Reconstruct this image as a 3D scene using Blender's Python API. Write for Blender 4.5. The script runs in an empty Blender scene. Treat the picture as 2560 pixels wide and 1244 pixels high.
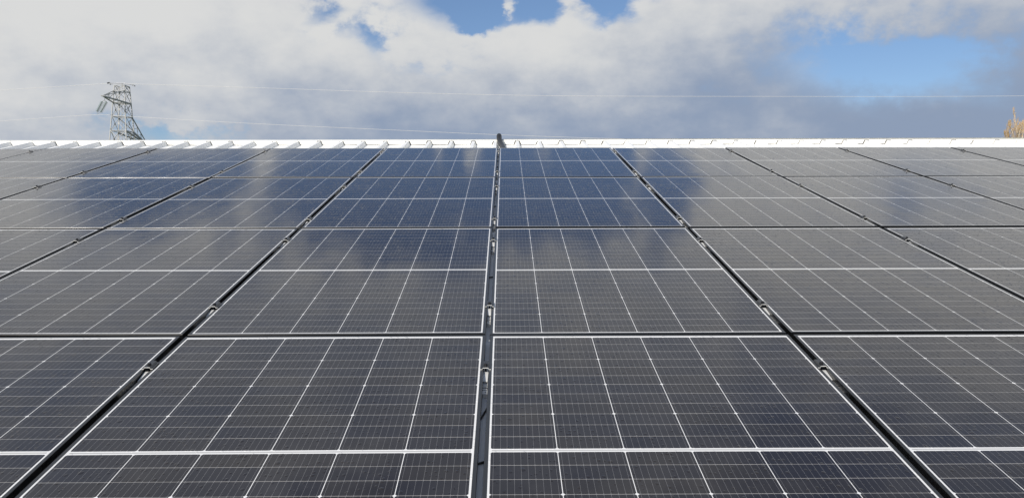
import bpy, math, random
from mathutils import Vector, Matrix
random.seed(7)
R = math.radians
sc = bpy.context.scene
C = sc.collection

# ------------------------------------------------------------------ camera
ALPHA = R(14.0)                       # slope of the roof
ORIG = Vector((0, 0, 5.0))            # world position of the roof frame's origin
MR = Matrix.Translation(ORIG) @ Matrix.Rotation(ALPHA, 4, 'X')   # roof frame (x, up-slope, normal) -> world
CAM_H, CAM_YAW, CAM_PITCH, CAM_ROLL, FOC = 1.0917, -0.00813, 0.25675, -0.00056, 2015.0
X0, Y0 = -0.0666, 8.226               # centre seam, top edge of the array
PW, PL, GAP, RGAP = 1.133, 1.755, 0.021, 0.027     # panel width, length, gap between panels
W, L = PW + GAP, PL + RGAP

cy, sy = math.cos(CAM_YAW), math.sin(CAM_YAW)
cp, sp = math.cos(CAM_PITCH), math.sin(CAM_PITCH)
def unyaw(v): return Vector((cy*v[0] - sy*v[1], sy*v[0] + cy*v[1], v[2]))
fw, up, rt = unyaw((0, cp, -sp)), unyaw((0, sp, cp)), unyaw((1, 0, 0))
cr, sr = math.cos(CAM_ROLL), math.sin(CAM_ROLL)
rt, up = cr*rt + sr*up, -sr*rt + cr*up
cm = Matrix(((rt.x, up.x, -fw.x, 0), (rt.y, up.y, -fw.y, 0), (rt.z, up.z, -fw.z, CAM_H), (0, 0, 0, 1)))
cam = bpy.data.cameras.new('camera')
cam.sensor_width = 36.0
cam.lens = 36.0*FOC/2560
cam.clip_start = 0.05
cam.clip_end = 20000
cam_o = bpy.data.objects.new('camera', cam)
cam_o.matrix_world = MR @ cm
C.objects.link(cam_o)
sc.camera = cam_o

# ------------------------------------------------------------------ sun, exposure
SUN_EL, SUN_AZ = R(27), R(180 + 29)   # compass direction of the sun, clockwise from +Y
sun = bpy.data.lights.new('sun', 'SUN')
sun.energy = 4.8
sun.angle = R(0.5)
sun.color = (1.0, 0.94, 0.86)
sun_o = bpy.data.objects.new('sun', sun)
sdir = Vector((math.sin(SUN_AZ)*math.cos(SUN_EL), math.cos(SUN_AZ)*math.cos(SUN_EL), math.sin(SUN_EL)))
sun_o.rotation_euler = sdir.to_track_quat('Z', 'Y').to_euler()
sun_o.location = (-20, -30, 40)
C.objects.link(sun_o)
sc.view_settings.view_transform = 'Standard'
sc.view_settings.look = 'None'
sc.view_settings.exposure = 0.0
sc.view_settings.gamma = 1.0

# ------------------------------------------------------------------ node helper
class NT:
    def __init__(s, tree): s.t = tree
    def n(s, kind, **kw):
        nd = s.t.nodes.new(kind)
        for k, v in kw.items(): setattr(nd, k, v)
        return nd
    def put(s, sock, v):
        if isinstance(v, bpy.types.NodeSocket): s.t.links.new(v, sock)
        elif v is not None: sock.default_value = v
    def m(s, op, a, b=None, c=None, clamp=False):
        nd = s.n('ShaderNodeMath', operation=op, use_clamp=clamp)
        for i, v in enumerate((a, b, c)): s.put(nd.inputs[i], v)
        return nd.outputs[0]
    def mix(s, f, a, b):
        nd = s.n('ShaderNodeMix', data_type='RGBA')
        s.put(nd.inputs[0], f); s.put(nd.inputs[6], a); s.put(nd.inputs[7], b)
        return nd.outputs[2]
    def smooth(s, v, lo, hi, a=0.0, b=1.0):
        nd = s.n('ShaderNodeMapRange', interpolation_type='SMOOTHSTEP')
        for i, q in enumerate((v, lo, hi, a, b)): s.put(nd.inputs[i], q)
        return nd.outputs[0]
    def noise(s, vec, scale, detail=6, rough=0.55, out=0):
        nd = s.n('ShaderNodeTexNoise')
        s.put(nd.inputs['Vector'], vec)
        nd.inputs['Scale'].default_value = scale
        nd.inputs['Detail'].default_value = detail
        nd.inputs['Roughness'].default_value = rough
        return nd.outputs[out]
    def vscale(s, vec, xyz):
        nd = s.n('ShaderNodeVectorMath', operation='MULTIPLY')
        s.put(nd.inputs[0], vec); nd.inputs[1].default_value = xyz
        return nd.outputs[0]

# ------------------------------------------------------------------ sky with clouds (a function of direction only)
world = bpy.data.worlds.new('World')
sc.world = world
world.use_nodes = True
world.node_tree.nodes.clear()
w = NT(world.node_tree)
sky = w.n('ShaderNodeTexSky', sky_type='NISHITA')
sky.sun_disc = False
sky.sun_elevation = SUN_EL
sky.sun_rotation = SUN_AZ
sky.altitude = 100
sky.air_density, sky.dust_density, sky.ozone_density = 1.0, 0.6, 2.0
tc = w.n('ShaderNodeTexCoord')
dirv = tc.outputs['Generated']
sx = w.n('ShaderNodeSeparateXYZ'); w.put(sx.inputs[0], dirv)
az = w.m('MULTIPLY', w.m('ARCTAN2', sx.outputs[0], sx.outputs[1]), 180/math.pi)
el = w.m('MULTIPLY', w.m('ARCSINE', sx.outputs[2]), 180/math.pi)
pv = w.vscale(dirv, (1.0, 1.0, 2.0))
n_big = w.noise(pv, 3.2, 4, 0.5)
n_mid = w.noise(pv, 9.0, 8, 0.56)
n_fine = w.noise(w.vscale(dirv, (1.0, 1.0, 1.3)), 26.0, 7, 0.6)
nn = w.m('ADD', w.m('MULTIPLY', w.m('SUBTRACT', n_mid, 0.5), 0.75),
         w.m('MULTIPLY', w.m('SUBTRACT', n_fine, 0.5), 0.75))
# warped direction for ragged edges of the openings
azw = w.m('ADD', az, w.m('MULTIPLY', w.m('SUBTRACT', n_mid, 0.5), 9.0))
elw = w.m('ADD', el, w.m('MULTIPLY', w.m('SUBTRACT', n_fine, 0.5), 5.0))
def blob(a0, e0, ra, re, tilt=0.0):
    da, de = w.m('SUBTRACT', azw, a0), w.m('SUBTRACT', elw, e0)
    if tilt: de = w.m('SUBTRACT', de, w.m('MULTIPLY', da, tilt))
    q = w.m('ADD', w.m('POWER', w.m('ABSOLUTE', w.m('DIVIDE', da, ra)), 2.0),
            w.m('POWER', w.m('ABSOLUTE', w.m('DIVIDE', de, re)), 2.0))
    return w.m('POWER', 2.718, w.m('MULTIPLY', q, -1.0))
HOLES = [  # azimuth, elevation, half widths, tilt, strength: openings (+) and extra cloud (-)
    (1.6, 17.3, 7.4, 2.6, 0.0, 1.05), (-3.2, 15.4, 2.0, 1.0, -0.2, .35), (5.2, 16.6, 1.6, 1.4, 0, -1.0), (-.7, 16.4, 1.0, 1.1, 0, -.75),
    (7.0, 16.6, 2.6, 1.7, 0, .6), (-1.5, 15.2, 1.6, .8, 0, .4),
    (-5.6, 21.8, 1.0, 2.0, 0, -.45), (-1.3, 21.8, 0.9, 2.0, 0, -.5), (3.0, 21.8, 1.1, 2.2, 0, -.55), (10.4, 22.5, 0.9, 4.0, 0, -.5), (-10.0, 23.4, 1.0, 1.6, 0, -.35), (16.5, 23.0, 2.4, 5, 0, -.5), (-19.0, 21.0, 1.2, 3, 0, -.4),
    (25.3, 10.9, 5.4, 2.1, -0.15, .95), (21.5, 12.2, 4.0, 1.7, -0.1, .14), (-8.0, 13.8, 7.0, 3.6, -0.1, .12), (-21.5, 6.8, 4.0, 1.4, 0.0, .68), (-29.0, 6.6, 5.0, 1.4, 0, .28),
    (-13.0, 15.0, 1.5, 1.0, 0.4, .36), (-8.8, 13.6, 1.0, 1.6, -0.4, .40), (-5.0, 11.8, 3.4, 1.1, 0.2, .28), (-11.5, 13.4, 2.6, .8, .2, .25),
    (12.0, 6.2, 22.0, 1.6, 0.0, -.3),
    (-9.0, 24.5, 12.5, 5.6, 0.0, 1.06), (7.5, 23.5, 7.8, 5.0, 0.0, .98), (14.8, 24.0, 1.6, 3.0, 0, .45), (29.0, 22.5, 2.8, 2.2, 0.0, .46), (-27, 22.0, 6.0, 3.0, 0.0, .72),
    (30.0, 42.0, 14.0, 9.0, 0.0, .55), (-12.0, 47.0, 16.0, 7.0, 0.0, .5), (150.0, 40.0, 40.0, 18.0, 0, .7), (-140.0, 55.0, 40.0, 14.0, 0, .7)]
dens = w.m('ADD', 0.86, nn)
dens = w.m('ADD', dens, w.m('MULTIPLY', w.m('SUBTRACT', n_big, 0.5), 0.35))
for (a0, e0, ra, re, ti, st) in HOLES:
    dens = w.m('SUBTRACT', dens, w.m('MULTIPLY', blob(a0, e0, ra, re, ti), st))
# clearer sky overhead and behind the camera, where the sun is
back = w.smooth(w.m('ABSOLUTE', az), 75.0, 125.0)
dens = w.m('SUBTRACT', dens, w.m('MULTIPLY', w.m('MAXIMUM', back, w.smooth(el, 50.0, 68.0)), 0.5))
soft = w.smooth(az, 8.0, 22.0)
cover = w.smooth(dens, w.m('SUBTRACT', 0.16, w.m('MULTIPLY', soft, 0.10)), w.m('ADD', 0.62, w.m('MULTIPLY', soft, 0.28)))
# how bright the cloud is: sunlit high and to the left, in its own shade low and to the right
t = w.m('ADD', 0.12, w.m('MULTIPLY', w.m('SUBTRACT', w.m('MINIMUM', el, 14.5), 7.0), 0.095))
low = w.m('MULTIPLY', w.smooth(el, 14.5, 19.0, 1.0, -0.12), w.smooth(w.m('ABSOLUTE', az), 40.0, 60.0, 1.0, 0.0))  # beyond the view this fades out; unseen right-hand cloud brightened to lift rib shade
t = w.m('SUBTRACT', t, w.m('MULTIPLY', w.m('MULTIPLY', w.m('MAXIMUM', w.m('MINIMUM', az, 45), -45), 0.0122), low))
t = w.m('SUBTRACT', t, w.m('MULTIPLY', w.m('SUBTRACT', w.m('MINIMUM', w.m('MAXIMUM', el, 24.0), 36.0), 24.0), 0.034))
gl = w.m('MULTIPLY', w.m('MULTIPLY', w.smooth(az, 14.0, 26.0), w.smooth(el, 15.5, 19.0)), w.smooth(el, 24.0, 31.0, 1.0, 0.0))
t = w.m('ADD', t, w.m('MULTIPLY', gl, 0.4))
t = w.m('ADD', t, w.m('MULTIPLY', w.m('SUBTRACT', n_mid, 0.5), 1.05))
t = w.m('ADD', t, w.m('MULTIPLY', w.m('SUBTRACT', n_big, 0.5), 0.9))
t = w.m('ADD', t, w.m('MULTIPLY', w.m('SUBTRACT', n_fine, 0.5), 0.55))
t = w.smooth(t, -0.15, 1.1)
cloud = w.mix(t, (2.7, 3.4, 4.7, 1), (6.95, 7.0, 6.98, 1))
skyb = w.n('ShaderNodeMix', data_type='RGBA', blend_type='MULTIPLY')
skyb.inputs[0].default_value = 1.0
w.put(skyb.inputs[6], sky.outputs[0]); skyb.inputs[7].default_value = (0.84, 0.90, 1.02, 1)
# a thin veil keeps the openings pale near their edges
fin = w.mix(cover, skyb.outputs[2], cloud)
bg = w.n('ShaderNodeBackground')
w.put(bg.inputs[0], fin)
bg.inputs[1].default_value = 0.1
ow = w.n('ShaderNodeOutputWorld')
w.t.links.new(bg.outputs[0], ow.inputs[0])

# ------------------------------------------------------------------ materials
def mat(name, col, rough=0.5, metal=0.0, spec=0.5, var=0.0, vscale=6.0, bump=0.0, bscale=40.0):
    m = bpy.data.materials.new(name); m.use_nodes = True
    b = NT(m.node_tree); p = m.node_tree.nodes['Principled BSDF']
    p.inputs['Base Color'].default_value = (*col, 1)
    p.inputs['Roughness'].default_value = rough
    p.inputs['Metallic'].default_value = metal
    p.inputs['Specular IOR Level'].default_value = spec
    g = b.n('ShaderNodeTexCoord').outputs['Object']
    if var:
        nz = b.noise(g, vscale, 6, 0.6)
        f = b.smooth(nz, 0.3, 0.7)
        b.put(p.inputs['Base Color'], b.mix(f, tuple(c*(1 - var) for c in col) + (1,), tuple(min(1, c*(1 + var*.6)) for c in col) + (1,)))
        b.put(p.inputs['Roughness'], b.smooth(nz, 0.2, 0.8, max(0.02, rough*.8), min(1, rough*1.2)))
    if bump:
        bn = b.n('ShaderNodeBump'); bn.inputs['Strength'].default_value = 1.0
        bn.inputs['Distance'].default_value = bump
        b.put(bn.inputs['Height'], b.noise(g, bscale, 4, 0.6))
        b.put(p.inputs['Normal'], bn.outputs[0])
    return m

M_ROOF = mat('white_coated_steel', (0.85, 0.85, 0.83), 0.38, 0, 0.4, 0.035, 3.0)
M_CAP = mat('white_ridge_steel', (0.80, 0.795, 0.75), 0.4, 0, 0.4, 0.04, 2.0)
M_FRAME = mat('black_anodised', (0.0045, 0.0047, 0.0052), 0.30, 0.0, 0.95, 0.15, 9.0)
M_BOLT = mat('dark_bolt_steel', (0.05, 0.05, 0.055), 0.35, 0.7, 0.5)
M_ALU = mat('bare_aluminium', (0.70, 0.70, 0.68), 0.4, 0.15, 0.5, 0.12, 60.0)
M_STRIP = mat('grey_coated_strip', (0.78, 0.80, 0.81), 0.4, 0.0, 0.4, 0.08, 5.0)
M_RUB = mat('black_conduit_plastic', (0.014, 0.0145, 0.016), 0.33, 0, 0.5, 0.2, 30.0)
M_FOAM = mat('grey_foam', (0.035, 0.035, 0.036), 0.9, 0, 0.2)
M_CABLE = mat('black_cable', (0.010, 0.010, 0.011), 0.5)
M_STEEL = mat('galvanised_steel', (0.40, 0.405, 0.40), 0.55, 0.0, 0.3, 0.15, 1.3)
M_GLASS = mat('insulator_glass', (0.13, 0.21, 0.17), 0.12, 0, 0.6)
M_WIRE = mat('aluminium_wire', (0.72, 0.70, 0.68), 0.45, 0.0, 0.4)
M_DARK = mat('dark_damper', (0.06, 0.06, 0.06), 0.5)
M_WALL = mat('barn_cladding', (0.55, 0.54, 0.50), 0.6, 0, 0.3, 0.08, 1.5)
M_BARK = mat('pale_bark', (0.52, 0.45, 0.36), 0.85, 0, 0.2, 0.3, 5.0)
M_TWIG = mat('orange_twigs', (0.54, 0.38, 0.19), 0.8, 0, 0.2, 0.35, 1.2)
M_LEAF = mat('withered_leaves', (0.44, 0.26, 0.08), 0.7, 0, 0.2, 0.4, 1.5)
M_GRASS = mat('field_grass', (0.07, 0.10, 0.035), 0.9, 0, 0.2, 0.4, 0.15)

LIP = 0.011                             # width of the frame's visible top lip
CW, CH = 0.1836, 0.0706                 # pitch of the cells
def cell_material():
    m = bpy.data.materials.new('solar_cells_under_glass'); m.use_nodes = True
    b = NT(m.node_tree); p = m.node_tree.nodes['Principled BSDF']
    tc = b.n('ShaderNodeTexCoord'); ob = tc.outputs['Object']
    s = b.n('ShaderNodeSeparateXYZ'); b.put(s.inputs[0], ob)
    x, y = s.outputs[0], b.m('ADD', s.outputs[1], 0.0035)
    info = b.n('ShaderNodeObjectInfo').outputs['Random']
    # columns: distance to the nearest column line, 6 columns about x = 0
    u = b.m('DIVIDE', b.m('ADD', x, 3*CW), CW)
    ui = b.m('FLOOR', u)
    du = b.m('MULTIPLY', b.m('SUBTRACT', 0.5, b.m('ABSOLUTE', b.m('SUBTRACT', b.m('SUBTRACT', u, ui), 0.5))), CW)
    # rows: 12 each side of the middle bar
    MID = 0.0085
    ay = b.m('SUBTRACT', b.m('ABSOLUTE', y), MID)
    v = b.m('DIVIDE', ay, CH)
    vi = b.m('FLOOR', v)
    dv = b.m('MULTIPLY', b.m('SUBTRACT', 0.5, b.m('ABSOLUTE', b.m('SUBTRACT', b.m('SUBTRACT', v, vi), 0.5))), CH)
    v3 = b.m('DIVIDE', ay, 3*CH)
    dv3 = b.m('MULTIPLY', b.m('SUBTRACT', 0.5, b.m('ABSOLUTE', b.m('SUBTRACT', b.m('FRACT', v3), 0.5))), 3*CH)
    inside = b.m('MULTIPLY', b.m('LESS_THAN', b.m('ABSOLUTE', x), 3*CW - .0012), b.m('LESS_THAN', ay, 12*CH - .0008))
    inside = b.m('MULTIPLY', inside, b.m('GREATER_THAN', ay, 0.0008))
    colgap = b.m('LESS_THAN', du, 0.00105)
    diam = b.m('LESS_THAN', b.m('ADD', du, dv3), 0.0062)
    rowgap = b.m('LESS_THAN', dv, 0.00075)
    white = b.m('MAXIMUM', b.m('SUBTRACT', 1.0, inside), b.m('MAXIMUM', colgap, diam))
    # busbars, ten to a cell, with pads near the row gaps
    ub = b.m('MULTIPLY', b.m('SUBTRACT', u, ui), 10.0)
    db = b.m('MULTIPLY', b.m('ABSOLUTE', b.m('SUBTRACT', b.m('FRACT', ub), 0.5)), CW/10)
    bus = b.m('LESS_THAN', db, 0.00026)
    pad = b.m('MULTIPLY', b.m('LESS_THAN', db, 0.0008), b.m('LESS_THAN', dv, 0.0036))
    bus = b.m('MAXIMUM', bus, pad)
    # the connecting ribbon along the middle bar
    rib = b.m('LESS_THAN', b.m('ABSOLUTE', b.m('SUBTRACT', b.m('ABSOLUTE', y), 0.0006)), 0.0026)
    rib = b.m('MULTIPLY', rib, b.m('LESS_THAN', b.m('ABSOLUTE', x), 3*CW - .004))
    # cell colour, a little different from cell to cell
    cv = b.n('ShaderNodeCombineXYZ'); b.put(cv.inputs[0], ui); b.put(cv.inputs[1], b.m('ADD', vi, b.m('MULTIPLY', b.m('SIGN', y), 20.5))); b.put(cv.inputs[2], b.m('MULTIPLY', info, 91.0))
    wn = b.n('ShaderNodeTexWhiteNoise'); b.put(wn.inputs['Vector'], cv.outputs[0])
    off = b.n('ShaderNodeVectorMath', operation='ADD'); b.put(off.inputs[0], ob)
    oc = b.n('ShaderNodeCombineXYZ'); b.put(oc.inputs[2], b.m('MULTIPLY', info, 57.0)); b.put(off.inputs[1], oc.outputs[0])
    lo = off.outputs[0]
    big = b.noise(lo, 1.6, 3, 0.5)
    tint = b.m('ADD', b.m('MULTIPLY', wn.outputs[0], 0.35), b.m('MULTIPLY', big, 0.75))
    cell = b.mix(b.smooth(tint, 0.25, 0.85), (0.0138, 0.0135, 0.0195, 1), (0.0235, 0.0205, 0.0200, 1))
    dust = b.smooth(b.noise(lo, 5.0, 8, 0.7), 0.42, 0.8, 0.0, 0.035)
    wr = b.n('ShaderNodeTexWhiteNoise'); b.put(wr.inputs['Vector'], b.vscale(cv.outputs[0], (1.7, 2.3, 1.1)))
    col = b.mix(rowgap, cell, b.mix(wr.outputs[0], (0.27, 0.26, 0.245, 1), (0.52, 0.50, 0.47, 1)))  # row lines brightened at random, their glints put into the colour
    col = b.mix(bus, col, (0.20, 0.20, 0.205, 1))
    col = b.mix(white, col, (0.74, 0.74, 0.73, 1))
    col = b.mix(rib, col, (0.42, 0.42, 0.41, 1))
    col = b.mix(dust, col, (0.45, 0.44, 0.42, 1))
    edge = b.m('MULTIPLY', b.smooth(y, -0.868, -0.79, 1.0, 0.0), b.smooth(b.noise(b.vscale(lo, (3.0, .6, 1)), 9.0, 5, 0.65), 0.3, 0.8, 0.0, 0.10))
    col = b.mix(edge, col, (0.38, 0.36, 0.32, 1))
    # rain drops standing on the glass: two sizes
    def drops(scale, keep, rad, seed):
        vn = b.n('ShaderNodeTexVoronoi'); 
        a2 = b.n('ShaderNodeVectorMath', operation='ADD'); b.put(a2.inputs[0], lo); a2.inputs[1].default_value = (seed, seed*1.7, 0)
        b.put(vn.inputs['Vector'], b.vscale(a2.outputs[0], (1.0, 0.8, 1.0))); vn.inputs['Scale'].default_value = scale
        vn.voronoi_dimensions = '2D'
        rs = b.n('ShaderNodeSeparateColor'); b.put(rs.inputs[0], vn.outputs['Color'])
        r = b.m('MULTIPLY', b.m('MULTIPLY', rs.outputs[1], rad), b.m('LESS_THAN', rs.outputs[0], keep))
        q = b.m('DIVIDE', vn.outputs['Distance'], b.m('MAXIMUM', r, 0.001))
        return b.m('MULTIPLY', b.m('SQRT', b.m('MAXIMUM', b.m('SUBTRACT', 1.0, b.m('MULTIPLY', q, q)), 0.0)), r), b.m('MULTIPLY', b.m('LESS_THAN', q, 1.0), b.m('LESS_THAN', rs.outputs[0], keep))
    h1, m1 = drops(30.0, 0.12, 0.22, 3.1)
    h2, m2 = drops(75.0, 0.30, 0.42, 8.7)
    drop = b.m('MAXIMUM', m1, m2)
    hh = b.m('ADD', b.m('MULTIPLY', h1, 0.006), b.m('MULTIPLY', h2, 0.003))
    wav = b.m('MULTIPLY', b.noise(b.vscale(lo, (1.0, 0.35, 1.0)), 4.5, 2, 0.5), 0.0016)
    bn = b.n('ShaderNodeBump'); bn.inputs['Strength'].default_value = 1.0; bn.inputs['Distance'].default_value = 1.0
    b.put(bn.inputs['Height'], b.m('ADD', hh, wav))
    b.put(p.inputs['Normal'], bn.outputs[0])
    b.put(p.inputs['Base Color'], col)
    b.put(p.inputs['Roughness'], b.smooth(b.noise(lo, 7.0, 5, 0.6), 0.3, 0.75, 0.065, 0.11))
    p.inputs['IOR'].default_value = 1.45
    b.put(p.inputs['Specular IOR Level'], b.m('SUBTRACT', 0.5, b.m('MULTIPLY', drop, 0.22)))
    return m
M_CELL = cell_material()

# ------------------------------------------------------------------ mesh helpers
class MB:
    def __init__(s): s.v, s.f, s.mi = [], [], []
    def add(s, vs, fs, k=0):
        o = len(s.v); s.v += [tuple(q) for q in vs]; s.f += [tuple(i + o for i in f) for f in fs]; s.mi += [k]*len(fs)
    def box(s, a, b, k=0):
        (x0, y0, z0), (x1, y1, z1) = a, b
        s.add([(x0,y0,z0),(x1,y0,z0),(x1,y1,z0),(x0,y1,z0),(x0,y0,z1),(x1,y0,z1),(x1,y1,z1),(x0,y1,z1)],
              [(3,2,1,0),(4,5,6,7),(0,1,5,4),(1,2,6,5),(2,3,7,6),(3,0,4,7)], k)
    def bar(s, a, b, wd, side=None, k=0, wd2=None):
        a, b = Vector(a), Vector(b); d = (b - a).normalized()
        u = Vector(side) if side else Vector((0, 0, 1))
        u = u - d*u.dot(d)
        if u.length < 1e-4: u = Vector((1, 0, 0)) - d*d.x
        u.normalize(); v = d.cross(u)
        u, v = u*wd/2, v*(wd2 or wd)/2
        s.add([a-u-v, a+u-v, a+u+v, a-u+v, b-u-v, b+u-v, b+u+v, b-u+v],
              [(3,2,1,0),(4,5,6,7),(0,1,5,4),(1,2,6,5),(2,3,7,6),(3,0,4,7)], k)
    def tube(s, pts, rad, n=8, k=0, cap=True):
        pts = [Vector(q) for q in pts]
        rr = rad if isinstance(rad, (list, tuple)) else [rad]*len(pts)
        o = len(s.v); u = None
        for i, q in enumerate(pts):
            d = (pts[min(i+1, len(pts)-1)] - pts[max(i-1, 0)]).normalized()
            if u is None:
                u = Vector((0, 0, 1)) if abs(d.z) < .9 else Vector((1, 0, 0))
            u = (u - d*u.dot(d)).normalized(); v = d.cross(u)
            for j in range(n):
                a = 2*math.pi*j/n
                s.v.append(tuple(q + (u*math.cos(a) + v*math.sin(a))*rr[i]))
        for i in range(len(pts)-1):
            for j in range(n):
                a, b2 = o+i*n+j, o+i*n+(j+1) % n
                s.f.append((a, b2, b2+n, a+n)); s.mi.append(k)
        if cap:
            s.f.append(tuple(o+j for j in reversed(range(n)))); s.mi.append(k)
            e = o+(len(pts)-1)*n
            s.f.append(tuple(e+j for j in range(n))); s.mi.append(k)
    def lathe(s, base, axis, prof, n=12, k=0):
        axis = Vector(axis).normalized(); base = Vector(base)
        s.tube([base + axis*z for z, r in prof], [max(r, .0005) for z, r in prof], n, k)
    def build(s, name, mats, parent=None, smooth=False, xf=None):
        me = bpy.data.meshes.new(name)
        vs = [tuple(xf @ Vector(q)) for q in s.v] if xf else s.v
        me.from_pydata(vs, [], s.f)
        for m in (mats if isinstance(mats, (list, tuple)) else [mats]): me.materials.append(m)
        me.polygons.foreach_set('material_index', s.mi)
        if smooth: me.polygons.foreach_set('use_smooth', [True]*len(s.f))
        me.update()
        o = bpy.data.objects.new(name, me); C.objects.link(o)
        if parent: o.parent = parent
        return o
def tag(o, label=None, cat=None, group=None, kind=None):
    if label: o['label'] = label
    if cat: o['category'] = cat
    if group: o['group'] = group
    if kind: o['kind'] = kind
    return o
def empty(name, mw=None):
    o = bpy.data.objects.new(name, None); o.empty_display_size = 0.2; C.objects.link(o)
    if mw is not None: o.matrix_world = mw
    return o
def copy_tree(o, parent=None):
    c = o.copy(); C.objects.link(c)
    if parent: c.parent = parent
    for ch in list(o.children): copy_tree(ch, c)
    return c

# ------------------------------------------------------------------ ground
g = MB(); g.add([(-6000, -6000, 0), (6000, -6000, 0), (6000, 6000, 0), (-6000, 6000, 0)], [(0, 1, 2, 3)])
tag(g.build('ground', M_GRASS), kind='structure')

# ------------------------------------------------------------------ barn: ribbed roof, ridge cap, walls
barn = empty('barn', Matrix.Translation((0, 0, 0)))
tag(barn, 'barn under the solar panels, with a white ribbed metal roof and ridge cap', 'barn')
D_PAN, RIB_H, RIB_P, RIB_X = -0.095, 0.043, 0.25, -0.114
S_EAVE, S_LIP, S_RIDGE = -2.6, 9.185, 9.282
XE = 13.0
def rib_profile():
    out = []
    k = math.ceil((-XE - RIB_X)/RIB_P)
    while RIB_X + k*RIB_P < XE:
        c = RIB_X + k*RIB_P
        out.append(c); k += 1
    return out
RIBS = rib_profile()
RT, RB = 0.0165, 0.034                   # half widths of a rib at its top and foot
def ridge_skew(x): return 0.0035*x
prof = [(-XE, D_PAN)]
for c in RIBS: prof += [(c-RB, D_PAN), (c-RT, D_PAN+RIB_H), (c+RT, D_PAN+RIB_H), (c+RB, D_PAN)]
prof += [(XE, D_PAN)]
roof = MB()
TS = 0.0012
n = len(prof)
vs = [(x, S_EAVE, z) for x, z in prof] + [(x, S_RIDGE - .03, z) for x, z in prof]
roof.add(vs, [(i, i+1, n+i+1, n+i) for i in range(n-1)])
ridge_w = MR @ Vector((0, S_RIDGE, 0))
# far slope, mirrored about the ridge
far = MB(); far.add(vs, [(i+1, i, n+i, n+i+1) for i in range(n-1)])
roof_w = MB()
roof_w.add([MR @ Vector(q) for q in roof.v], roof.f)
def mirror(q):
    p_ = MR @ Vector(q); return Vector((p_.x, 2*ridge_w.y - p_.y, p_.z))
roof_w.add([mirror(q) for q in far.v], far.f)
roof_o = roof_w.build('roof', M_ROOF, barn)
# ridge cap: a folded sheet with a notched front lip that drops between the ribs
cap = MB()
sec = [(S_LIP + .001, -0.0450), (S_LIP + .034, -0.0450), (S_LIP + .042, -0.0425), (S_RIDGE - .012, -0.0425), (S_RIDGE, -0.0445)]
NX = 60
xs = [-XE + 2*XE*i/NX for i in range(NX+1)]
o_ = []
for x in xs:
    wob = 0.0006*math.sin(x*3.1) + 0.0004*math.sin(x*7.7+1)
    for (s_, z_) in sec: o_.append((x, s_ + ridge_skew(x), z_ + wob))
k = len(sec)
cap.add([MR @ Vector(q) for q in o_], [(i*k+j, (i+1)*k+j, (i+1)*k+j+1, i*k+j+1) for i in range(NX) for j in range(k-1)])
cap.add([mirror(q) for q in o_], [(i*k+j+1, (i+1)*k+j+1, (i+1)*k+j, i*k+j) for i in range(NX) for j in range(k-1)])
lp = []
rl = random.Random(3)
for c in RIBS:
    c1, c2 = rl.uniform(.001, .008), rl.uniform(.0, .005)
    if rl.random() < .3: c2 = .012
    e = rl.uniform(.006, .014)
    j = rl.uniform(-.003, .003)
    lp += [(c+j-RB-e, D_PAN+c1+.001), (c+j-RT-e, D_PAN+RIB_H+c2), (c+j+RT+e*.5, D_PAN+RIB_H+c2*.7), (c+j+RB+e*.6, D_PAN+rl.uniform(.001, .009))]
lv = []
for x, z in lp:
    lv += [(x, S_LIP + ridge_skew(x) - .003*(z < -.06), min(z, -.0465)), (x, S_LIP + ridge_skew(x) + .001, -.0450)]
cap.add([MR @ Vector(q) for q in lv], [(2*i, 2*i+2, 2*i+3, 2*i+1) for i in range(len(lp)-1)])
cap_o = cap.build('ridge_cap', M_CAP, roof_o)
# dark foam filler closing the space under the cap
fo = MB(); fv = []
for x, z in prof: fv += [(x, S_LIP + ridge_skew(x) + .010, z+.0008), (x, S_LIP + ridge_skew(x) + .010, -.0462), (x, S_LIP + ridge_skew(x) + .035, -.0462)]
fo.add(fv, [(3*i, 3*i+3, 3*i+4, 3*i+1) for i in range(len(prof)-1)] + [(3*i+1, 3*i+4, 3*i+5, 3*i+2) for i in range(len(prof)-1)])
fo.build('foam_closure', M_FOAM, roof_o, xf=MR)
# screws through the cap over the ribs
scr = MB()
for i, c in enumerate(RIBS):
    if abs(c) > 9: continue
    scr.lathe((c + rl.uniform(-.006, .006), S_LIP + ridge_skew(c) + .02 + rl.uniform(-.005, .005), -.0452), (0, 0, 1), [(0, .008), (.0015, .008), (.0017, .0048), (.0055, .0045), (.006, .002)], 8)
scr_o = scr.build('cap_screws', M_ALU, roof_o, xf=MR)
tag(scr_o, kind='stuff')
def wall_box(name, a, b):
    m_ = MB(); m_.box(a, b); return m_.build(name, M_WALL, barn)
ew = MR @ Vector((0, S_EAVE + .35, D_PAN))
yb = 2*ridge_w.y - ew.y
wall_box('wall', (-XE+.3, ew.y, 0), (XE-.3, ew.y+.15, ew.z - .05))
wall_box('wall', (-XE+.3, yb-.15, 0), (XE-.3, yb, ew.z - .05))
for x in (-XE+.3, XE-.45):
    gm = MB(); zt = ridge_w.z - .2
    yy = [(ew.y+.152, 0), (yb-.152, 0), (yb-.152, ew.z-.06), (ridge_w.y, zt), (ew.y+.152, ew.z-.06)]
    gm.add([(x, *q) for q in yy] + [(x+.15, *q) for q in yy], [(4,3,2,1,0), (5,6,7,8,9)] + [(i, (i+1) % 5, 5+(i+1) % 5, 5+i) for i in range(5)])
    gm.build('gable_wall', M_WALL, barn)

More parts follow.
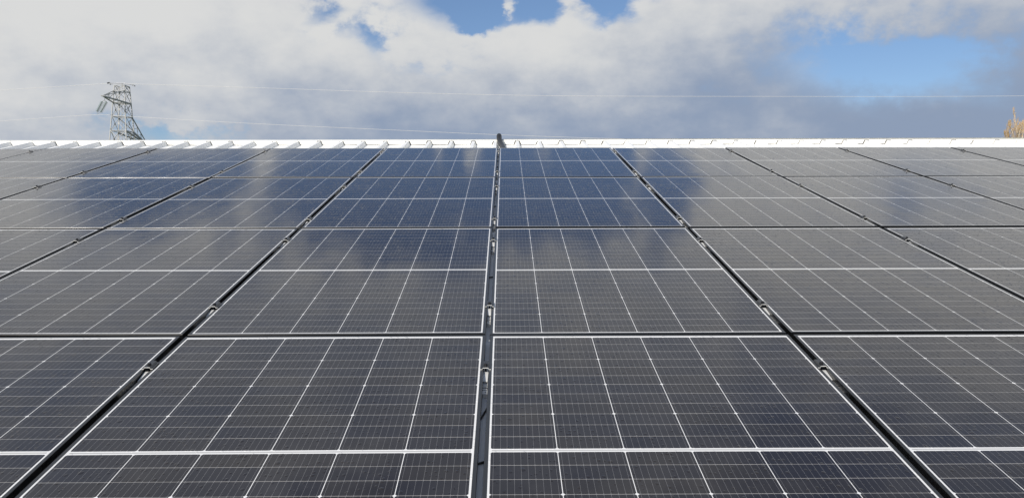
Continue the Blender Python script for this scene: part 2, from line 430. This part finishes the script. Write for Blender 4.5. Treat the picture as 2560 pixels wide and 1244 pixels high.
# ------------------------------------------------------------------ solar panels
FH = 0.030
def ring(mb, prof, k=0):
    """sweep a profile of (inset, height) round the panel's rectangle"""
    cs = [(-1, -1), (1, -1), (1, 1), (-1, 1)]
    o = len(mb.v); m_ = len(prof)
    for sx_, sy_ in cs:
        for ins, z in prof: mb.v.append((sx_*(PW/2 - ins), sy_*(PL/2 - ins), z))
    for c in range(4):
        d = (c+1) % 4
        for i in range(m_):
            j = (i+1) % m_
            mb.f.append((o+c*m_+i, o+d*m_+i, o+d*m_+j, o+c*m_+j)); mb.mi.append(k)
pf = MB()
ring(pf, [(0, 0), (0, FH-.0012), (.0004, FH-.0004), (.0012, FH), (LIP-.0006, FH), (LIP, FH-.0006), (LIP, FH-.007), (.0018, FH-.007), (.0018, .0018), (.026, .0018), (.026, 0)])
p0 = empty('solar_module')
pf.build('frame', M_FRAME, p0)
pg = MB()
hx, hy = PW/2 - LIP + .0015, PL/2 - LIP + .0015
pg.box((-hx, -hy, FH-.0065), (hx, hy, FH-.0012))
pg.build('glass_laminate', M_CELL, p0)
ROWN = ['the back row', 'second row from the ridge', 'second row from the camera', 'the nearest row']
ORD = ['first', 'second', 'third', 'fourth', 'fifth']
rp = random.Random(11)
first = True
for row in range(4):
    for k in (-1, 1, -2, 2, -3, 3, -4, 4, -5, 5):
        if row == 3 and abs(k) > 3: continue
        o = p0 if first else copy_tree(p0)
        first = False
        xc = X0 + (k - .5 if k > 0 else k + .5)*W + rp.uniform(-.002, .002)
        if k > 0: xc -= .005
        yc = Y0 - RGAP/2 - PL/2 - row*L + rp.uniform(-.002, .002)
        if row == 3: yc += .006
        loc = Matrix.Translation((xc, yc, -FH + rp.uniform(-.0015, .001)))
        tilt = Matrix.Rotation(R(rp.uniform(-.13, .13)), 4, 'X') @ Matrix.Rotation(R(rp.uniform(-.12, .12)), 4, 'Y') @ Matrix.Rotation(R(rp.uniform(-.05, .05)), 4, 'Z')
        o.matrix_world = MR @ loc @ tilt
        tag(o, 'black framed solar panel in %s, %s %s of centre seam' % (ROWN[row], ORD[abs(k)-1], 'left' if k < 0 else 'right'),
            'solar panel', 'solar panels laid out in a grid on the roof')

# ------------------------------------------------------------------ clamps between the panels
def make_clamp():
    root = empty('panel_clamp')
    hw, T = GAP/2, .0025
    # hat-shaped bridge: two wings on the frames, raised middle with a bolt
    b = MB()
    lf, lb = -.028, .030
    pts = [(-hw-.0085, .0006), (-hw-.001, .0006), (-hw+.0015, .0062), (hw-.0015, .0062), (hw+.001, .0006), (hw+.0085, .0006)]
    top = [(x, z+T) for x, z in pts]
    loop = pts + top[::-1]
    m_ = len(loop)
    vs = [(x, lf, z) for x, z in loop] + [(x, lb, z) for x, z in loop]
    nq = len(pts)
    fs = [(i, (i+1) % m_, m_+(i+1) % m_, m_+i) for i in range(m_)]
    b.add(vs, fs, 0)
    for i in range(nq-1):
        b.add([vs[i], vs[i+1], vs[m_-2-i], vs[m_-1-i]], [(0, 1, 2, 3)], 1)
        b.add([vs[m_+i], vs[m_+i+1], vs[m_+m_-2-i], vs[m_+m_-1-i]], [(3, 2, 1, 0)], 0)
    b.build('clamp_plate', [M_FRAME, M_ALU], root)
    bo = MB()
    bo.lathe((0, -.006, .0088), (0, 0, 1), [(0, .0078), (.001, .0078), (.0012, .0058), (.006, .0055), (.0068, .0045)], 12)
    bo.lathe((0, -.006, -.04), (0, 0, 1), [(0, .003), (.046, .003)], 8)
    bo.build('bolt', M_BOLT, root)
    # bare aluminium spring and the short mounting rail it stands on
    t_ = MB()
    t_.add([(-.0092, -.026, -.0078), (.0092, -.026, -.0078), (.0082, -.088, -.015), (-.0082, -.088, -.015),
            (-.0082, -.026, -.011), (.0082, -.026, -.011), (.0082, -.088, -.0175), (-.0082, -.088, -.0175)],
           [(3, 2, 1, 0), (4, 5, 6, 7), (0, 1, 5, 4), (1, 2, 6, 5), (2, 3, 7, 6), (3, 0, 4, 7)])
    t_.build('spring_plate', M_ALU, root)
    r_ = MB()
    r_.box((-.0088, -.106, -.0372), (.0088, .05, -.022), 0)
    for i, y in enumerate((-.112, -.122, -.132, -.142)): r_.box((-.0086, y, -.0372), (.0086, y+.0055, -.020 if i % 2 else -.023), 0)
    r_.box((-.009, -.172, -.0372), (.0092, -.145, -.0215), 0)
    r_.lathe((.003, -.160, -.0216), (0, 0, 1), [(0, .0024), (.0006, .0024)], 10, 1)
    r_.build('short_rail', [M_ALU, M_CABLE], root)
    return root
cl0 = make_clamp()
CL_S = [7.93, 6.69, 6.0, 4.876, 4.325, 3.209, 2.546]
CL_ROW = ['upper end of back row', 'lower end of back row', 'upper end of second row from ridge', 'lower end of second row from ridge',
          'upper end of second row from camera', 'lower end of second row from camera', 'upper end of nearest row']
SEAM = {0: 'the centre seam'}
for i in range(1, 5):
    SEAM[-i] = '%s seam left of centre' % ORD[i-1]; SEAM[i] = '%s seam right of centre' % ORD[i-1]
VIS = {7.93: 4, 6.69: 3, 6.0: 3, 4.876: 2, 4.325: 2, 3.209: 1, 2.546: 1}
first = True
rc = random.Random(5)
for si, s_ in enumerate(CL_S):
    for k in range(-VIS[s_], VIS[s_]+1):
        o = cl0 if first else copy_tree(cl0)
        first = False
        x = X0 + k*W - (.0025 if k == 0 else .005 if k > 0 else 0)
        o.matrix_world = MR @ Matrix.Translation((x, s_ + .028 + rc.uniform(-.012, .012), 0.0004)) @ Matrix.Rotation(R(rc.uniform(-1.2, 1.2)), 4, 'Z')
        tag(o, 'bolted clamp in %s, %s' % (SEAM[k], CL_ROW[si]), 'clamp', 'clamps between the solar panels')

# ------------------------------------------------------------------ black cables crossing under the centre seam
def cable(s_, dx, label):
    b = MB()
    pts = [Vector((X0 + q*.036, s_ + dx*q*.3 + .006*math.sin(q*5), -.0342)) for q in [i/8 - 1 for i in range(17)]]
    b.tube(pts, .0032, 8)
    o = b.build('solar_cable', M_CABLE, smooth=True, xf=MR)
    tag(o, label, 'cable', 'cables crossing under the centre seam')
for s_, dx, lb in ((1.988, .0, 'straight black cable crossing the centre seam nearest the camera'), (2.293, .41, 'slanting black cable crossing the centre seam below the nearest clamp'),
                   (3.753, .0, 'black cable crossing the centre seam in the second row from the camera'), (5.45, .03, 'black cable crossing the centre seam in the second row below the ridge'),
                   (7.19, .03, 'black cable crossing the centre seam lower in the back row'), (7.526, .0, 'black cable crossing the centre seam upper in the back row')):
    cable(s_, dx, lb)

# grey metal strip lying on the roof under the centre seam, in butted lengths
st = MB()
ends = [0.2, 1.988, 3.753, 5.45, 7.19, 7.90]
for a, b in zip(ends, ends[1:]):
    st.box((X0-.05, a+.002, -.0405), (X0+.042, b-.002, -.0375))
    st.box((X0-.05, a+.002, D_PAN+.003), (X0-.046, b-.002, -.0405)); st.box((X0+.038, a+.002, D_PAN+.003), (X0+.042, b-.002, -.0405))
st_o = st.build('seam_strip', M_STRIP, xf=MR)
tag(st_o, 'grey metal strip lying at the bottom of the centre seam under the cables', 'metal strip')

# ------------------------------------------------------------------ conduit bent over the ridge
cd = MB()
key = [(.0, 8.30, -.060), (-.015, 8.55, -.060), (-.036, 8.80, -.056), (-.056, 8.98, -.044), (-.068, 9.11, -.026), (-.072, 9.20, -.012), (-.073, 9.28, -.006), (-.072, 9.36, -.014), (-.07, 9.50, -.06), (-.07, 9.8, -.17), (-.07, 10.2, -.34)]
def spline(P, n):
    P = [Vector(q) for q in P]; out = []
    for i in range(len(P)-1):
        a, b2, c, d = P[max(i-1, 0)], P[i], P[i+1], P[min(i+2, len(P)-1)]
        for j in range(n):
            t_ = j/n
            out.append(.5*((2*b2) + (c-a)*t_ + (2*a-5*b2+4*c-d)*t_*t_ + (3*b2-a-3*c+d)*t_**3))
    return out + [P[-1]]
ctr = spline(key, 24)
rad = [(.0280 if (i//2) % 2 else .0255) for i in range(len(ctr))]
cd.tube(ctr, rad, 16)
tag(cd.build('conduit', M_RUB, smooth=True, xf=MR), 'black flexible cable conduit bent over the white ridge cap at the centre seam', 'conduit')

# ------------------------------------------------------------------ lattice pylon
D_T = 115.0
camw = cam_o.matrix_world.translation.copy()
axis_az = math.atan2((MR.to_3x3() @ fw).x, (MR.to_3x3() @ fw).y)
t_az = axis_az + math.atan((308 - 1280)/FOC)
base = Vector((camw.x + D_T*math.sin(t_az), camw.y + D_T*math.cos(t_az), 0))
KX = FOC/(D_T*math.cos(t_az - axis_az)**2)      # pixels per metre across, and up
KZ = FOC/(D_T*math.cos(t_az - axis_az))
def zpx(y, near=0.0): return camw.z + (597 - y)/KZ*(1 - near/D_T)
mt = Matrix.Translation(base) @ Matrix.Rotation(-t_az, 4, 'Z')     # local: x right, y away, z up
pyl = empty('lattice_pylon', mt)
tag(pyl, 'pale steel lattice pylon with a side arm, standing behind the roof ridge', 'pylon')
LV = [zpx(v) for v in (213.9, 228, 256.6, 291, 326.8)] + [17.9, 15.6, 12.9, 9.6, 5.6, 0.0]
def Rz(z): return .92 + (LV[0] - z)*.088
PSI = [R(72.5), R(-17.5), R(252.5), R(162.5)]                     # near, right, back, left corners
def corner(i, z): return Vector((Rz(z)*math.cos(PSI[i % 4]), -Rz(z)*math.sin(PSI[i % 4]), z))
def fnorm(i):                                                     # outward normal of the face corner i .. i+1
    return (corner(i, 10) + corner(i+1, 10) - Vector((0, 0, 20))).normalized()
bd = MB()
for i in range(4):
    nrm = fnorm(i)
    bd.bar(corner(i, LV[0]), corner(i, 0), .105, nrm)
    for j in range(len(LV)-1):
        a, b2, c, d = corner(i, LV[j]), corner(i+1, LV[j]), corner(i, LV[j+1]), corner(i+1, LV[j+1])
        bw = .052 if j < 4 else .07
        bd.bar(a + nrm*.01, d + nrm*.01, bw, nrm); bd.bar(b2 - nrm*.055, c - nrm*.055, bw, nrm)
        if j not in (1,): bd.bar(a, b2, .07, nrm)
        if j in (2, 3, 4):                                         # gusset plates and redundant members
            mid = (a + d)/2
            bd.bar(mid - Vector((0, 0, .11)), mid + Vector((0, 0, .11)), .03, nrm, wd2=.2)
    a, b2 = corner(i, LV[1]), corner(i+1, LV[1]); bd.bar(a, b2, .07, nrm)
    a, b2 = corner(i, LV[2]), corner(i+1, LV[2]); bd.bar(a, b2, .10, nrm)
for j in (2, 3, 4):
    for i in (0, 1):
        bd.bar(corner(i, LV[j]), corner(i+2, LV[j]), .06)
bd.bar((0, 0, LV[2]), (0.0, 0, LV[5]), .06)
bd.bar((0.05, 0, LV[0]-.05), (0.05, 0, LV[0]+.33), .16)
bd.build('lattice_body', M_STEEL, pyl)
# cross arm on the near left face
tn = fnorm(3)                                                     # face left .. near
TIP = tn*4.55 + Vector((0, 0, LV[2] + .12))
ar = MB()
for i in (3, 0):
    ar.bar(corner(i, LV[2]), TIP, .15 if i == 0 else .12, (0, 0, 1))
    ar.bar(corner(i, LV[1]), TIP + Vector((0, 0, .06)), .085, (0, 0, 1))
lo0 = corner(0, LV[2]).lerp(TIP, .0)
for i in (3, 0):
    for f0, f1 in ((0, .4), (.4, .4), (.4, .75), (.75, .75)):
        ar.bar(corner(i, LV[1]).lerp(TIP, f0), corner(i, LV[2]).lerp(TIP, f1), .05, (0, 0, 1))
for f0, f1 in ((.0, .4), (.4, .7), (.7, .7), (.4, .4)):
    ar.bar(corner(3, LV[2]).lerp(TIP, f0), corner(0, LV[2]).lerp(TIP, f1), .05, (0, 0, 1))
ar.bar(corner(0, LV[2]), corner(1, LV[2]), .17, fnorm(0)); ar.bar(corner(3, LV[2]), corner(2, LV[2]), .13, fnorm(2))
ar.bar(TIP + Vector((-.22, 0, .02)), TIP + Vector((.22, 0, .02)), .12)
ar.build('cross_arm', M_STEEL, pyl)
# second arm pointing away to the right, with a railing
a2 = MB()
an = fnorm(1)
T2 = Vector(((372-308)/KX, 3.2, zpx(357, -3.2)))
for i in (1, 2):
    a2.bar(corner(i, LV[3]), T2 + Vector((0, 0, .1)), .10, (0, 0, 1))
    a2.bar(corner(i, LV[4] - .05), T2, .15, (0, 0, 1))
a2.bar(corner(0, LV[4] - .02), T2 + Vector((-.1, -.2, 0)), .16, (0, 0, 1))
for f in (.3, .55, .8):
    a2.bar(corner(1, LV[3]).lerp(T2, f), corner(1, LV[4]).lerp(T2, f), .05); a2.bar(corner(1, LV[4]).lerp(T2, f), corner(2, LV[4]).lerp(T2, f-.2), .05)
a2.build('cross_arm', M_STEEL, pyl)
rl_ = MB()
def at(px, py, dy): return Vector(((px-308)/KX, dy, zpx(py, -dy)))
for a, b2 in (((331, 318), (347, 318.5)), ((336, 333.5), (356, 333.5)), ((347, 318), (347.5, 334)), ((356, 333), (357, 349)), ((322, 333), (335, 333.5)), ((337, 300), (337.5, 352))):
    rl_.bar(at(*a, 1.6), at(*b2, 1.6), .05)
rl_.build('railing', M_STEEL, pyl)
# earth wire fitting on the top
ft = MB()
ft.bar(at(277, 208.6, 0), at(340, 208.8, 0), .045)
ft.bar(at(271.5, 209.5, -.1), at(278, 207.6, -.1), .14, k=1); ft.bar(at(278, 211.6, 0), at(282, 211.6, 0), .09, k=1); ft.bar(at(284, 209, 0), at(285.4, 212, 0), .07)
ft.bar(at(334, 211.2, 0), at(337, 208.6, 0), .08); ft.bar(at(338, 211.2, 0), at(342, 211.6, 0), .09, k=1)
ft.build('earth_wire_fitting', [M_STEEL, M_DARK], pyl)
mt3 = mt
# insulator strings hanging from the arm's tip
dn = -TIP.y                                                       # nearer to the camera by this much
def ar_at(px, py, dy=None):
    y_ = TIP.y if dy is None else dy
    s_ = (D_T + y_)/D_T
    return Vector(((px-308)/KX*s_, y_, camw.z + (597 - py)/KZ*s_))
for (tx, ty), (bx, by), nm in (((259.5, 255), (245.8, 282), 'left'), ((270, 255), (254.8, 283), 'right')):
    ins = empty('insulator_string', mt)
    a, b2 = ar_at(tx, ty), ar_at(bx, by)
    d = b2 - a; ln = d.length
    rod = MB(); rod.bar(ar_at(265.5, 246), ar_at(265, 252), .05); rod.bar(ar_at(265, 252), a, .06); rod.tube([a, b2], .03, 6); rod.bar(b2, ar_at(247.5, 286), .05)
    rod.build('rod', M_STEEL, ins)
    for i in range(10):
        c = a + d*((i + .6)/10.4)
        ds = MB(); ds.lathe(c, d, [(-.05, .05), (-.03, .08), (-.005, .2), (.015, .2), (.02, .06), (.05, .04)], 12)
        ds.build('glass_disc', M_GLASS, ins, smooth=True)
    tag(ins, 'greenish glass insulator string hanging from the pylon arm, %s one of the pair' % nm, 'insulator', 'insulator strings on the pylon')
# wires: world-space catenaries
def wpt(px, py, depth):
    d = MR.to_3x3() @ (fw + rt*((px-1280)/FOC) - up*((py-622)/FOC))
    return camw + d*depth
def wire(name, key, label, r):
    b = MB(); b.tube(spline(key, 12), r, 6)
    tag(b.build(name, M_WIRE, smooth=True), label, 'wire')
ZT = D_T*math.cos(t_az - axis_az)
ZA = ZT*(D_T + TIP.y)/D_T
wire('earth_wire', [wpt(-700, 272, ZT+12), wpt(-300, 246.5, ZT+6), wpt(0, 226, ZT+2), wpt(150, 216.4, ZT+1), wpt(272, 209, ZT), wpt(310, 208, ZT), wpt(342, 210.3, ZT), wpt(640, 219.5, ZT), wpt(1000, 231.5, ZT), wpt(1390, 239.6, ZT), wpt(1920, 241.3, ZT), wpt(2560, 240, ZT), wpt(3300, 226, ZT)],
     'thin upper overhead wire crossing the sky over the pylon top', .017)
wire('conductor_wire', [wpt(-700, 352, ZA+8), wpt(-300, 324, ZA+4), wpt(0, 303, ZA), wpt(120, 294.6, ZA), wpt(247, 287, ZA), wpt(330, 291.8, ZA), wpt(640, 309.5, ZA), wpt(1000, 326, ZA), wpt(1280, 338.3, ZA), wpt(1590, 348.2, ZA), wpt(2100, 361, ZA), wpt(2700, 368, ZA)],
     'lower overhead wire running from the insulators down to the white ridge', .017)

# ------------------------------------------------------------------ bare tree behind the right end of the ridge
D_R = 46.0
def tree():
    rt_ = random.Random(21)
    azr = axis_az + math.atan((2548 - 1280)/FOC)
    b0 = Vector((camw.x + D_R*math.sin(azr), camw.y + D_R*math.cos(azr), 0))
    m4 = Matrix.Translation(b0) @ Matrix.Rotation(-azr, 4, 'Z')
    root = empty('bare_tree', m4)
    tag(root, 'bare poplar with orange brown twigs behind the right end of the ridge', 'tree')
    kx, kz = FOC/(D_R*math.cos(azr-axis_az)**2), FOC/(D_R*math.cos(azr-axis_az))
    def P(px, py, dy=0): return Vector(((px-2548)/kx, dy, camw.z + (597-py)/kz))
    tr, tw, lf = MB(), MB(), MB()
    zf = P(2548, 430).z
    tr.tube([(0, 0, 0), (.03, .02, 1.5), (-.03, .0, 3.2), (.04, .03, 5), (0, 0, zf)], [.24, .2, .17, .14, .11], 10)
    stems = [((2546, 400, .0), (2543, 345, .1), (2537, 310, .1), (2533, 276, .05)), ((2545, 420, -.3), (2534, 352, -.4), (2526, 326, -.4), (2521, 310, -.4)),
             ((2543, 415, .4), (2523, 352, .6), (2518, 330, .6), (2519, 308, .6)), ((2550, 420, .3), (2554, 350, .4), (2558, 325, .5), (2560, 305, .5)),
             ((2546, 420, .1), (2522, 372, .0), (2514, 348, .0), (2511, 334, 0)), ((2552, 420, -.2), (2566, 352, -.3), (2574, 322, -.3), (2578, 300, -.3)),
             ((2550, 400, .0), (2546, 350, -.6), (2550, 330, -.6), (2553, 318, -.6)), ((2554, 425, .2), (2588, 360, .3), (2600, 325, .3), (2606, 296, .3)),
             ((2553, 400, .2), (2582, 330, .6), (2588, 300, .6), (2590, 282, .6))]
    for q in stems:
        pts = [Vector((0, 0, zf - rt_.uniform(.2, .9)))] + [P(*c) for c in q]
        pts = spline(pts, 6); nn = len(pts)
        tr.tube(pts, [.075*(1 - .93*(i/(nn-1))**.8) for i in range(nn)], 6)
        for i in range(5, nn):
            f = i/(nn-1)
            for _ in range(3):
                a = rt_.uniform(0, 6.283); ln = (1.08 - f)*rt_.uniform(.3, .8) + .10
                st = pts[i].lerp(pts[i-1], rt_.random())
                dr = Vector((math.cos(a)*.42, math.sin(a)*.42, rt_.uniform(.7, 1.1))).normalized()
                e = st + dr*ln; mid = st.lerp(e, .5) + Vector((math.cos(a), math.sin(a), -.6))*ln*.07
                tw.tube([st, mid, e], [.0075, .005, .0025], 4)
                for h in range(4):
                    s2 = st.lerp(e, rt_.uniform(.25, .95)); a3 = rt_.uniform(0, 6.283)
                    e2 = s2 + Vector((math.cos(a3)*.5, math.sin(a3)*.5, .9)).normalized()*ln*rt_.uniform(.2, .45)
                    tw.tube([s2, e2], [.0036, .002], 3)
                    if rt_.random() < (.25 if q[3][0] < 2530 and f < .9 else .08):
                        c = s2.lerp(e2, rt_.random()); u = Vector((rt_.gauss(0, 1), rt_.gauss(0, 1), rt_.gauss(0, 1))).normalized(); v = u.orthogonal().normalized(); z = rt_.uniform(.015, .032)
                        lf.add([c-u*z, c+v*z*.6, c+u*z, c-v*z*.6], [(0, 1, 2, 3)])
    tr.build('trunk', M_BARK, root, smooth=True)
    cr_ = tw; 
    o = len(cr_.v); cr_.v += lf.v; cr_.f += [tuple(i+o for i in f) for f in lf.f]; cr_.mi += [1]*len(lf.f)
    cr_.build('crown', [M_TWIG, M_LEAF], root)
tree()
